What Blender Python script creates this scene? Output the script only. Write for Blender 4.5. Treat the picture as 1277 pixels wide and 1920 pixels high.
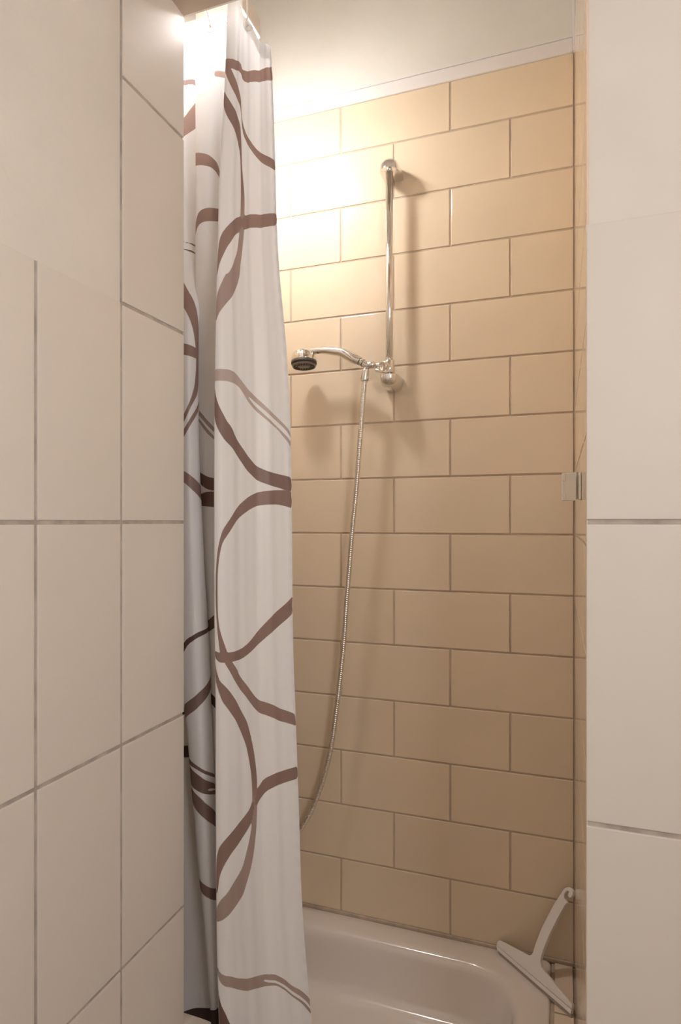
import bpy, bmesh, math
import numpy as np
from mathutils import Vector, Matrix

for o in list(bpy.data.objects):
    bpy.data.objects.remove(o, do_unlink=True)
scene = bpy.context.scene
COL = scene.collection

# ------------------------------------------------------------------ camera, world, exposure
EYE = 1.30                      # camera height above the floor; heights below are given from eye level
camd = bpy.data.cameras.new('camera')
cam = bpy.data.objects.new('camera', camd)
COL.objects.link(cam)
cam.location = (0, 0, EYE)
cam.rotation_euler = (math.radians(90), 0, 0.34018)
camd.sensor_fit = 'HORIZONTAL'
camd.sensor_width = 24.0
camd.lens = 24.0 * 1162.64 / 1277.0
camd.shift_y = (977.3 - 960.0) / 1277.0
camd.clip_start = 0.02
scene.camera = cam

world = bpy.data.worlds.new('world')
scene.world = world
world.use_nodes = True
world.node_tree.nodes['Background'].inputs[0].default_value = (1.0, 0.93, 0.86, 1)
world.node_tree.nodes['Background'].inputs[1].default_value = 0.1

NICHE_LAMP = 114.0
NICHE_TINT = (1.0, 0.98, 0.965)
FILL_LAMP = 17.0
FILL_TINT = (1.0, 0.985, 0.985)

vs = scene.view_settings
vs.view_transform = 'Standard'
vs.look = 'None'
vs.gamma = 1.0
vs.use_curve_mapping = False
vs.exposure = 0.6

scene.cycles.use_light_tree = False
scene.cycles.caustics_reflective = False
scene.cycles.adaptive_threshold = 0.02
scene.cycles.caustics_refractive = False

# ------------------------------------------------------------------ materials
def new_mat(name):
    m = bpy.data.materials.new(name)
    m.use_nodes = True
    nt = m.node_tree
    return m, nt, nt.nodes['Principled BSDF']

def N(nt, kind, **kw):
    n = nt.nodes.new(kind)
    for k, v in kw.items():
        setattr(n, k, v)
    return n

def add_bump(nt, bsdf, scale, strength, dist=0.001, detail=3.0, stretch=None):
    tc = N(nt, 'ShaderNodeTexCoord')
    no = N(nt, 'ShaderNodeTexNoise')
    no.inputs['Scale'].default_value = scale
    no.inputs['Detail'].default_value = detail
    src = tc.outputs['Object']
    if stretch:
        mp = N(nt, 'ShaderNodeMapping')
        mp.inputs['Scale'].default_value = stretch
        nt.links.new(src, mp.inputs['Vector'])
        src = mp.outputs['Vector']
    nt.links.new(src, no.inputs['Vector'])
    bp = N(nt, 'ShaderNodeBump')
    bp.inputs['Strength'].default_value = strength
    bp.inputs['Distance'].default_value = dist
    nt.links.new(no.outputs['Fac'], bp.inputs['Height'])
    nt.links.new(bp.outputs['Normal'], bsdf.inputs['Normal'])
    return no

def mottle(nt, bsdf, col, amount, scale, per_object=0.0):
    tc = N(nt, 'ShaderNodeTexCoord')
    no = N(nt, 'ShaderNodeTexNoise')
    no.inputs['Scale'].default_value = scale
    no.inputs['Detail'].default_value = 4
    nt.links.new(tc.outputs['Object'], no.inputs['Vector'])
    mr = N(nt, 'ShaderNodeMapRange')
    mr.inputs['From Min'].default_value = 0.3
    mr.inputs['From Max'].default_value = 0.7
    mr.inputs['To Min'].default_value = 1 - amount
    mr.inputs['To Max'].default_value = 1 + amount
    nt.links.new(no.outputs['Fac'], mr.inputs['Value'])
    fac = mr.outputs['Result']
    if per_object:
        oi = N(nt, 'ShaderNodeObjectInfo')
        m2 = N(nt, 'ShaderNodeMapRange')
        m2.inputs['To Min'].default_value = 1 - per_object
        m2.inputs['To Max'].default_value = 1 + per_object
        nt.links.new(oi.outputs['Random'], m2.inputs['Value'])
        mu = N(nt, 'ShaderNodeMath', operation='MULTIPLY')
        nt.links.new(fac, mu.inputs[0])
        nt.links.new(m2.outputs['Result'], mu.inputs[1])
        fac = mu.outputs[0]
    vm = N(nt, 'ShaderNodeVectorMath', operation='SCALE')
    vm.inputs[0].default_value = col
    nt.links.new(fac, vm.inputs['Scale'])
    nt.links.new(vm.outputs['Vector'], bsdf.inputs['Base Color'])

def plain(name, col, rough, metal=0.0, bump=None, mott=None, spec=0.5, coat=0.0, per_object=0.0):
    m, nt, b = new_mat(name)
    b.inputs['Base Color'].default_value = (*col, 1)
    b.inputs['Roughness'].default_value = rough
    b.inputs['Metallic'].default_value = metal
    b.inputs['Specular IOR Level'].default_value = spec
    if coat:
        b.inputs['Coat Weight'].default_value = coat
        b.inputs['Coat Roughness'].default_value = 0.05
    if mott:
        mottle(nt, b, col, mott[0], mott[1], per_object)
    if bump:
        add_bump(nt, b, *bump)
    return m

BEIGE = (0.80, 0.655, 0.485)
M = {}
M['beige_tile'] = plain('beige_glazed_tile', BEIGE, 0.10, mott=(0.02, 5), per_object=0.02)
M['ledge_tile'] = plain('ledge_tile', (0.80, 0.66, 0.52), 0.25, mott=(0.03, 8), per_object=0.03)
M['beige_grout'] = plain('beige_grout', (0.56, 0.44, 0.34), 0.85, bump=(300, 0.3, 0.0008), mott=(0.10, 25))
M['white_tile'] = plain('satin_white_tile', (0.77, 0.715, 0.655), 0.5, bump=(14, 0.04, 0.002), mott=(0.015, 4), per_object=0.012)
M['grey_grout'] = plain('grey_grout', (0.50, 0.44, 0.39), 0.9, bump=(260, 0.4, 0.001), mott=(0.22, 30))
M['plaster'] = plain('painted_plaster', (0.79, 0.745, 0.685), 0.75, bump=(26, 0.35, 0.004), mott=(0.03, 6))
M['niche_plaster'] = plain('niche_plaster', (0.82, 0.78, 0.72), 0.7, bump=(30, 0.35, 0.004), mott=(0.02, 6))
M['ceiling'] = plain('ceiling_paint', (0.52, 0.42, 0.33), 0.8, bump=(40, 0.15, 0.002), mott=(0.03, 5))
M['trim'] = plain('white_gloss_trim', (0.86, 0.81, 0.79), 0.35)
M['floor'] = plain('floor_tile', (0.55, 0.46, 0.37), 0.4, mott=(0.06, 5))
M['caulk'] = plain('caulk', (0.50, 0.40, 0.31), 0.6, bump=(120, 0.4, 0.001), mott=(0.2, 30))
M['enamel'] = plain('white_enamel', (0.80, 0.72, 0.66), 0.14, spec=0.6, coat=0.3)
M['chrome'] = plain('chrome', (0.80, 0.785, 0.77), 0.10, metal=1.0)
M['satin_chrome'] = plain('satin_chrome', (0.80, 0.77, 0.74), 0.22, metal=1.0)
M['dark_rubber'] = plain('dark_rubber', (0.055, 0.042, 0.032), 0.45)
M['grey_ring'] = plain('grey_plastic', (0.16, 0.13, 0.11), 0.35)
M['white_plastic'] = plain('white_plastic', (0.84, 0.78, 0.73), 0.4)
M['grey_rubber'] = plain('grey_rubber', (0.36, 0.30, 0.25), 0.55)
M['clip_plastic'] = plain('ivory_plastic', (0.84, 0.78, 0.70), 0.35)
M['drain'] = plain('brushed_steel', (0.6, 0.58, 0.55), 0.3, metal=1.0)

def lamp_mat(name, tint, strength):
    m, nt, b = new_mat(name)
    b.inputs['Base Color'].default_value = (0.9, 0.88, 0.85, 1)
    b.inputs['Emission Color'].default_value = (*tint, 1)
    b.inputs['Emission Strength'].default_value = strength
    return m
M['niche_glow'] = lamp_mat('lit_opal_glass', NICHE_TINT, NICHE_LAMP)
M['fill_glow'] = lamp_mat('lit_fill_glass', FILL_TINT, FILL_LAMP)  # glow of the added fill lamp on the side wall

def cloth_material(name, printed=True):
    m = bpy.data.materials.new(name)
    m.use_nodes = True
    nt = m.node_tree
    nt.nodes.clear()
    out = N(nt, 'ShaderNodeOutputMaterial')
    df = N(nt, 'ShaderNodeBsdfDiffuse')
    tr = N(nt, 'ShaderNodeBsdfTranslucent')
    gl = N(nt, 'ShaderNodeBsdfGlossy')
    gl.inputs['Roughness'].default_value = 0.45
    gl.inputs['Color'].default_value = (0.9, 0.9, 0.92, 1)
    mx = N(nt, 'ShaderNodeMixShader')
    mx.inputs[0].default_value = 0.08
    mg = N(nt, 'ShaderNodeMixShader')
    mg.inputs[0].default_value = 0.035
    white = (0.925, 0.915, 0.93, 1)
    if printed:
        at = N(nt, 'ShaderNodeAttribute', attribute_name='print_distance')
        sh = N(nt, 'ShaderNodeAttribute', attribute_name='print_shade')
        mr = N(nt, 'ShaderNodeMapRange', interpolation_type='SMOOTHSTEP')
        mr.inputs['From Min'].default_value = -0.0004
        mr.inputs['From Max'].default_value = 0.0004
        nt.links.new(at.outputs['Fac'], mr.inputs['Value'])
        m2 = N(nt, 'ShaderNodeMapRange')
        m2.inputs['From Min'].default_value = 0.5
        m2.inputs['From Max'].default_value = 1.5
        nt.links.new(sh.outputs['Fac'], m2.inputs['Value'])
        ink = N(nt, 'ShaderNodeValToRGB')
        el = ink.color_ramp.elements
        el[0].position, el[0].color = 0.0, (0.60, 0.52, 0.48, 1)
        el[1].position, el[1].color = 1.0, (0.03, 0.018, 0.014, 1)
        for p, c in ((0.5, (0.33, 0.22, 0.19, 1)), (0.75, (0.15, 0.09, 0.075, 1))):
            e = el.new(p)
            e.color = c
        nt.links.new(m2.outputs['Result'], ink.inputs[0])
        mc = N(nt, 'ShaderNodeMix', data_type='RGBA')
        nt.links.new(mr.outputs['Result'], mc.inputs[0])
        mc.inputs[6].default_value = white
        nt.links.new(ink.outputs['Color'], mc.inputs[7])
        nt.links.new(mc.outputs[2], df.inputs['Color'])
        nt.links.new(mc.outputs[2], tr.inputs['Color'])
    else:
        df.inputs['Color'].default_value = white
        tr.inputs['Color'].default_value = white
    tc = N(nt, 'ShaderNodeTexCoord')
    mp = N(nt, 'ShaderNodeMapping')
    mp.inputs['Scale'].default_value = (35, 35, 1.6)
    no = N(nt, 'ShaderNodeTexNoise')
    no.inputs['Scale'].default_value = 1.0
    no.inputs['Detail'].default_value = 2.0
    bp = N(nt, 'ShaderNodeBump')
    bp.inputs['Strength'].default_value = 0.12
    bp.inputs['Distance'].default_value = 0.004
    nt.links.new(tc.outputs['Object'], mp.inputs['Vector'])
    nt.links.new(mp.outputs['Vector'], no.inputs['Vector'])
    nt.links.new(no.outputs['Fac'], bp.inputs['Height'])
    for sdr in (df, tr, gl):
        nt.links.new(bp.outputs['Normal'], sdr.inputs['Normal'])
    nt.links.new(df.outputs[0], mx.inputs[1])
    nt.links.new(tr.outputs[0], mx.inputs[2])
    nt.links.new(mx.outputs[0], mg.inputs[1])
    nt.links.new(gl.outputs[0], mg.inputs[2])
    nt.links.new(mg.outputs[0], out.inputs['Surface'])
    return m
M['print_cloth'] = cloth_material('printed_curtain_cloth')
M['plain_cloth'] = cloth_material('plain_curtain_cloth', False)

# ------------------------------------------------------------------ helpers
def link_mesh(name, me, mat, parent=None, loc=(0, 0, 0), rot=(0, 0, 0)):
    o = bpy.data.objects.new(name, me)
    COL.objects.link(o)
    if mat and not me.materials:
        me.materials.append(mat)
    o.location = loc
    o.rotation_euler = rot
    if parent:
        o.parent = parent
    return o

def bm_mesh(name, bm, smooth=False):
    bmesh.ops.recalc_face_normals(bm, faces=bm.faces)
    me = bpy.data.meshes.new(name)
    bm.to_mesh(me)
    bm.free()
    if smooth:
        for p in me.polygons:
            p.use_smooth = True
    return me

def box_mesh(name, lo, hi, bevel=0.0, seg=2, smooth=False):
    bm = bmesh.new()
    bmesh.ops.create_cube(bm, size=1.0)
    for v in bm.verts:
        v.co = Vector([lo[i] + (v.co[i] + 0.5) * (hi[i] - lo[i]) for i in range(3)])
    if bevel:
        bmesh.ops.bevel(bm, geom=list(bm.edges), offset=bevel, segments=seg, affect='EDGES', profile=0.5)
    return bm_mesh(name, bm, smooth)

def box(name, lo, hi, mat, parent=None, bevel=0.0, seg=2, smooth=False):
    lo = (lo[0], lo[1], lo[2] + EYE)
    hi = (hi[0], hi[1], hi[2] + EYE)
    if parent is not None:
        pl = Vector(parent.location)
        lo = tuple(Vector(lo) - pl)
        hi = tuple(Vector(hi) - pl)
    return link_mesh(name, box_mesh(name, lo, hi, bevel, seg, smooth), mat, parent)

def empty(name, loc, label, cat, group=None):
    o = bpy.data.objects.new(name, None)
    COL.objects.link(o)
    o.location = (loc[0], loc[1], loc[2] + EYE)
    o.empty_display_size = 0.05
    o['label'] = label
    o['category'] = cat
    if group:
        o['group'] = group
    return o

def structure(o, label, cat):
    o['kind'] = 'structure'
    o['label'] = label
    o['category'] = cat
    return o

def lathe_mesh(name, prof, seg=32, smooth=True, axis='Z'):
    """profile [(r, h)] spun about an axis"""
    bm = bmesh.new()
    rings = []
    for r, h in prof:
        if r < 1e-6:
            rings.append([bm.verts.new((0, 0, h))])
        else:
            rings.append([bm.verts.new((r * math.cos(2 * math.pi * k / seg), r * math.sin(2 * math.pi * k / seg), h)) for k in range(seg)])
    for a, b in zip(rings, rings[1:]):
        for k in range(seg):
            k2 = (k + 1) % seg
            q = [a[k % len(a)], a[k2 % len(a)], b[k2 % len(b)], b[k % len(b)]]
            u = []
            for v in q:
                if v not in u:
                    u.append(v)
            if len(u) >= 3:
                try:
                    bm.faces.new(u)
                except ValueError:
                    pass
    if len(rings[0]) > 1:
        bm.faces.new(rings[0])
    if len(rings[-1]) > 1:
        bm.faces.new(rings[-1])
    return bm_mesh(name, bm, smooth)

def sweep_mesh(name, pts, radii, seg=16, smooth=True, cap=True):
    pts = [Vector(p) for p in pts]
    bm = bmesh.new()
    rings = []
    t0 = (pts[1] - pts[0]).normalized()
    ref = Vector((0, 1, 0)) if abs(t0.y) < 0.9 else Vector((1, 0, 0))
    nrm = t0.cross(ref).normalized()
    for i, p in enumerate(pts):
        t = (pts[min(i + 1, len(pts) - 1)] - pts[max(i - 1, 0)]).normalized()
        nrm = (nrm - t * nrm.dot(t)).normalized()
        bi = t.cross(nrm)
        r = radii[i] if hasattr(radii, '__len__') else radii
        ra, rb = r if isinstance(r, tuple) else (r, r)
        rings.append([bm.verts.new(p + nrm * (ra * math.cos(2 * math.pi * k / seg)) + bi * (rb * math.sin(2 * math.pi * k / seg))) for k in range(seg)])
    for a, b in zip(rings, rings[1:]):
        for k in range(seg):
            bm.faces.new((a[k], a[(k + 1) % seg], b[(k + 1) % seg], b[k]))
    if cap:
        bm.faces.new(rings[0])
        bm.faces.new(rings[-1])
    return bm_mesh(name, bm, smooth)

def catmull(pts, n):
    pts = [np.array(p, float) for p in pts]
    out = []
    for i in range(len(pts) - 1):
        p0, p1, p2, p3 = pts[max(i - 1, 0)], pts[i], pts[i + 1], pts[min(i + 2, len(pts) - 1)]
        for k in range(n):
            g = k / n
            out.append(0.5 * (2 * p1 + (p2 - p0) * g + (2 * p0 - 5 * p1 + 4 * p2 - p3) * g * g + (3 * p1 - p0 - 3 * p2 + p3) * g ** 3))
    out.append(pts[-1])
    return out

def rel(parent, p):
    """eye-level coordinates to the parent's own coordinates"""
    return Vector((p[0], p[1], p[2] + EYE)) - Vector(parent.location)

def tile_mesh(name, w, h, d, bev=0.0013):
    """glazed tile, front looks along -Y, lower left corner at the origin, soft pillowed edge"""
    bm = bmesh.new()
    def ring(i, y):
        return [bm.verts.new(c) for c in ((i, y, i), (w - i, y, i), (w - i, y, h - i), (i, y, h - i))]
    rs = [ring(0, 0), ring(0, -(d - bev)), ring(bev * 0.35, -(d - bev * 0.3)), ring(bev * 1.2, -d)]
    for a, b in zip(rs, rs[1:]):
        for k in range(4):
            bm.faces.new((a[k], a[(k + 1) % 4], b[(k + 1) % 4], b[k]))
    bm.faces.new(rs[-1])
    return bm_mesh(name, bm)

TILE_CACHE = {}
def tile(parent, w, h, d, loc, rotz, mat, name='tile'):
    key = (round(w, 4), round(h, 4), round(d, 4), mat.name)
    if key not in TILE_CACHE:
        me = tile_mesh('tile', w, h, d)
        me.materials.append(mat)
        TILE_CACHE[key] = me
    o = bpy.data.objects.new(name, TILE_CACHE[key])
    COL.objects.link(o)
    o.parent = parent
    o.location = rel(parent, loc)
    o.rotation_euler = (0, 0, rotz)
    return o

# ------------------------------------------------------------------ the room
D = 1.6189            # glazed face of the niche's back wall
XR = 0.0332           # glazed face of the niche's right side
XL = -0.739           # tiled face of the wall on the left
YR = 0.891            # tiled face of the wall on the right
NL = -0.90            # left side of the niche
ZF = -EYE             # floor
YE = 1.11             # where the left wall and the low ceiling end
ZC = 1.054            # low ceiling
ZT = 1.57             # niche ceiling
RIM = -1.084          # rim of the shower tray

structure(box('floor', (-1.0, -1.2, ZF - 0.1), (0.75, 1.72, ZF), M['floor']), 'dull beige bathroom floor under the shower tray', 'floor')
wb = structure(box('wall_back', (-1.0, D + 0.0036, ZF), (0.75, 1.75, ZT + 0.1), M['niche_plaster']), 'back wall of the shower niche, beige tiles in running bond under white plaster', 'wall')
wl = structure(box('wall_left', (-1.0, -1.2, ZF), (XL - 0.006, YE, ZT + 0.1), M['plaster']), 'left wall with tall white tiles and cream plaster above', 'wall')
wn = structure(box('wall_niche', (-1.0, YE, ZF), (NL, D + 0.0036, ZT + 0.1), M['niche_plaster']), 'plastered left end of the shower niche behind the curtain', 'wall')
wr = structure(box('wall_right', (XR + 0.0036, YR + 0.006, ZF), (0.75, D + 0.0036, ZT + 0.1), M['plaster']), 'right wall with large white tiles and plaster above, beside the shower niche', 'wall')
structure(box('wall_rear', (-1.0, -1.3, ZF), (0.85, -1.2, ZT + 0.1), M['plaster']), 'plain plaster wall behind the viewer', 'wall')
structure(box('wall_side', (0.75, -1.2, ZF), (0.85, 1.75, ZT + 0.1), M['plaster']), 'plain plaster wall on the far right of the room', 'wall')
structure(box('ceiling', (XL - 0.006, -1.2, ZC), (0.75, YE, ZT + 0.1), M['ceiling']), 'low cream ceiling in front of the shower niche', 'ceiling')
structure(box('wall_bulkhead', (NL, YE, ZC), (XR + 0.0036, YE + 0.004, ZT), M['niche_plaster']), 'white plastered step above the niche opening, facing the tiles', 'wall')
structure(box('ceiling_niche', (NL, YE + 0.004, ZT), (XR + 0.0036, D + 0.0036, ZT + 0.1), M['niche_plaster']), 'high white ceiling over the shower niche', 'ceiling')

# back wall: grout bed, beige tiles in running bond
W2, PIT, G = 0.1513, 0.15, 0.0046
X0, Z0 = -0.7233, 1.1667
TOP = 1.1456
box('grout_bed', (NL, D + 0.0019, RIM - 0.02), (XR + 0.0036, D + 0.0036, TOP), M['beige_grout'], wb)
for j in range(15):
    zt = TOP if j == 0 else Z0 - PIT * j - G / 2
    zb = Z0 - PIT * (j + 1) + G / 2
    if j == 14:
        zb = RIM + 0.006
    start = 1 if j % 2 == 0 else 0
    joints = [NL - G] + [X0 + W2 * i for i in range(start - 4, 6, 2) if X0 + W2 * i > NL + 0.02]
    if abs(joints[-1] - (X0 + W2 * 5)) > 0.01:
        joints.append(X0 + W2 * 5)
    for a, b in zip(joints, joints[1:]):
        x0 = a + G / 2
        x1 = b - G / 2
        if x0 < NL + 0.004:
            x0 = NL + 0.004
        tile(wb, x1 - x0, zt - zb, 0.0019, (x0, D + 0.0019, zb), 0, M['beige_tile'])
# right side of the niche, same courses, turned towards -X
box('grout_bed', (XR + 0.0019, YR + 0.014, RIM - 0.02), (XR + 0.0036, D + 0.0019, TOP), M['beige_grout'], wr)
for j in range(15):
    zt = TOP if j == 0 else Z0 - PIT * j - G / 2
    zb = Z0 - PIT * (j + 1) + G / 2
    if j == 14:
        zb = RIM + 0.006
    ys = [D, D - 0.1513, D - 0.4539, YR + 0.012] if j % 2 else [D, D - 0.3026, D - 0.6052, YR + 0.012]
    for a, b in zip(ys, ys[1:]):
        y1, y0 = a - G / 2, b + G / 2
        # front of the tile mesh looks along -Y; turned by -90 degrees it looks along -X
        tile(wr, y1 - y0, zt - zb, 0.0019, (XR + 0.0019, y1, zb), -math.pi / 2, M['beige_tile'])

# left end of the niche, same courses, turned towards +X
box('grout_bed', (NL, YE + 0.004, RIM - 0.02), (NL + 0.0017, D + 0.0019, TOP), M['beige_grout'], wn)
for j in range(15):
    zt = TOP if j == 0 else Z0 - PIT * j - G / 2
    zb = Z0 - PIT * (j + 1) + G / 2
    if j == 14:
        zb = RIM + 0.006
    ys = [D, D - 0.3026, YE + 0.004] if j % 2 else [D, D - 0.1513, D - 0.4539, YE + 0.004]
    for a, b in zip(ys, ys[1:]):
        y1, y0 = a - G / 2, b + G / 2
        tile(wn, y1 - y0, zt - zb, 0.0019, (NL + 0.0017, y0, zb), math.pi / 2, M['beige_tile'])

# left wall: tall white tiles
LY = [YE, 0.9155, 0.723, 0.5305, 0.338, 0.1455, -0.047]
LZ = [0.391, -0.002, -0.401, -0.802, -1.203]
G2 = 0.0065
box('grout_bed', (XL - 0.006, LY[-1], ZF), (XL - 0.0026, YE - 0.002, LZ[0]), M['grey_grout'], wl)
box('grout_bed', (XL - 0.006, LY[1] + 0.002, LZ[0]), (XL - 0.0026, YE - 0.002, ZC), M['grey_grout'], wl)
def left_tile(y_front, y_back, z_low, z_high):
    # turned by +90 degrees the tile's front looks along +X
    tile(wl, y_back - y_front, z_high - z_low, 0.0026, (XL - 0.0026, y_front, z_low), math.pi / 2, M['white_tile'])
for c in range(len(LY) - 1):
    yb = LY[c] - (0 if c == 0 else G2 / 2)
    yf = LY[c + 1] + G2 / 2
    for r in range(len(LZ)):
        zh = LZ[r] - (G2 / 2 if (r or c == 0) else 0)
        zl = (LZ[r + 1] + G2 / 2) if r + 1 < len(LZ) else ZF
        left_tile(yf, yb, zl, zh)
left_tile(LY[1] + G2 / 2, YE, LZ[0] + G2 / 2, 0.797 - G2 / 2)
left_tile(LY[1] + G2 / 2, YE, 0.797 + G2 / 2, ZC)

# right wall: large white tiles facing the viewer
RZ = [0.3966, -0.001, -0.404, -0.807, -1.21]
box('grout_bed', (XR + 0.002, YR + 0.0026, ZF), (0.75, YR + 0.006, RZ[0]), M['grey_grout'], wr)
for r in range(len(RZ)):
    zh = RZ[r] - (G2 / 2 if r else 0)
    zl = (RZ[r + 1] + G2 / 2) if r + 1 < len(RZ) else ZF
    for a, b in ((XR, 0.2300), (0.2300, 0.4300), (0.4300, 0.6300), (0.6300, 0.75)):
        x0 = a + (0 if a == XR else G2 / 2)
        tile(wr, b - G2 / 2 - x0, zh - zl, 0.0026, (x0, YR + 0.0026, zl), 0, M['white_tile'])
# edge seal between the two tilings of the right wall
box('edge_seal', (XR + 0.0005, YR + 0.0028, RIM), (XR + 0.0036, YR + 0.0135, TOP), M['ledge_tile'], wr)

# white trim above the tiles
t1 = structure(box('trim_1', (NL + 0.0001, D - 0.004, TOP), (XR - 0.004, D + 0.0036, TOP + 0.036), M['trim'], bevel=0.0025), 'white painted strip along the top of the beige tiles', 'trim')
box('bead', (NL, D - 0.001, TOP + 0.0385), (XR - 0.004, D + 0.0036, TOP + 0.043), M['trim'], t1, bevel=0.0015)
structure(box('trim_2', (XR - 0.004, D - 0.008, TOP), (XR + 0.0036, D + 0.0036, ZT), M['trim'], bevel=0.002), 'white vertical corner strip above the tiles at the right', 'trim')
t3 = structure(box('trim_3', (-0.9, D - 0.005, RIM - 0.004), (XR, D + 0.0018, RIM + 0.0065), M['caulk'], bevel=0.002), 'discoloured caulk seam between shower tray and beige tiles', 'trim')

# narrow ledge at the right end of the tray
TX1 = -0.0205
lg = structure(box('trim_4', (TX1 + 0.0005, YE + 0.006, ZF), (XR + 0.0018, D - 0.005, RIM - 0.006), M['caulk']), 'narrow tiled ledge between shower tray and right side wall', 'ledge')
LEDGE = [(D - 0.007, 1.452), (1.448, 1.300), (1.296, 1.148)]
for a, b in LEDGE:
    me = box_mesh('tile', (0, 0, 0), (XR - 0.004 - (TX1 + 0.0085), a - b, 0.0055), 0.001, 1)
    o = link_mesh('tile', me, M['ledge_tile'], lg)
    o.location = rel(lg, (TX1 + 0.0085, b, RIM - 0.006))

# ------------------------------------------------------------------ shower tray
def rrect(x0, x1, y0, y1, r, n=10):
    pts = []
    for cx, cy, a0 in ((x1 - r, y1 - r, 0), (x0 + r, y1 - r, 90), (x0 + r, y0 + r, 180), (x1 - r, y0 + r, 270)):
        for k in range(n + 1):
            a = math.radians(a0 + 90 * k / n)
            pts.append((cx + r * math.cos(a), cy + r * math.sin(a)))
    return pts

TX0, TY0, TY1 = -0.897, YE + 0.004, D - 0.003
tray = empty('shower_tray', ((TX0 + TX1) / 2, (TY0 + TY1) / 2, ZF), 'white enamel shower tray with rounded basin in front of the beige tiles', 'shower tray')
ix0, ix1, iy0, iy1 = TX0 + 0.030, TX1 - 0.062, TY0 + 0.016, TY1 - 0.066
loops = []
def lp(x0, x1, y0, y1, r, z):
    loops.append([(p[0], p[1], z) for p in rrect(x0, x1, y0, y1, r)])
lp(TX0, TX1, TY0, TY1, 0.012, RIM - 0.05)
lp(TX0, TX1, TY0, TY1, 0.012, RIM - 0.006)
lp(TX0 + 0.002, TX1 - 0.002, TY0 + 0.002, TY1 - 0.002, 0.012, RIM - 0.0015)
lp(TX0 + 0.006, TX1 - 0.006, TY0 + 0.006, TY1 - 0.006, 0.012, RIM)
# rounded shoulder, sloping side, fillet into the bottom
def inset(d, z, r):
    lp(ix0 + d * 0.35, ix1 - d, iy0 + d * 0.35, iy1 - d, r, z)
for d, dz, r in ((-0.012, 0.0, 0.135), (-0.004, 0.0006, 0.13), (0.003, 0.0025, 0.128), (0.009, 0.0065, 0.125), (0.0135, 0.013, 0.122),
                 (0.0165, 0.022, 0.12), (0.024, 0.055, 0.115), (0.031, 0.085, 0.11), (0.036, 0.105, 0.105), (0.040, 0.116, 0.10),
                 (0.047, 0.1245, 0.095), (0.057, 0.1295, 0.09), (0.07, 0.132, 0.08), (0.10, 0.134, 0.06), (0.15, 0.136, 0.02)):
    inset(d, RIM - dz, r)
bm = bmesh.new()
rv = [[bm.verts.new(rel(tray, p)) for p in l] for l in loops]
for a, b in zip(rv, rv[1:]):
    n = len(a)
    for k in range(n):
        bm.faces.new((a[k], a[(k + 1) % n], b[(k + 1) % n], b[k]))
bm.faces.new(rv[-1])
bas = link_mesh('basin', bm_mesh('basin', bm, True), M['enamel'], tray)
ap = box('apron', (TX0 + 0.002, TY0 + 0.002, ZF), (TX1 - 0.002, TY0 + 0.012, RIM - 0.045), M['enamel'], tray)
dr = link_mesh('drain', lathe_mesh('drain', [(0, 0.004), (0.028, 0.004), (0.034, 0.002), (0.035, 0.0), (0.035, -0.002)]), M['drain'], tray)
dr.location = rel(tray, (-0.47, 1.34, RIM - 0.1355))

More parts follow.
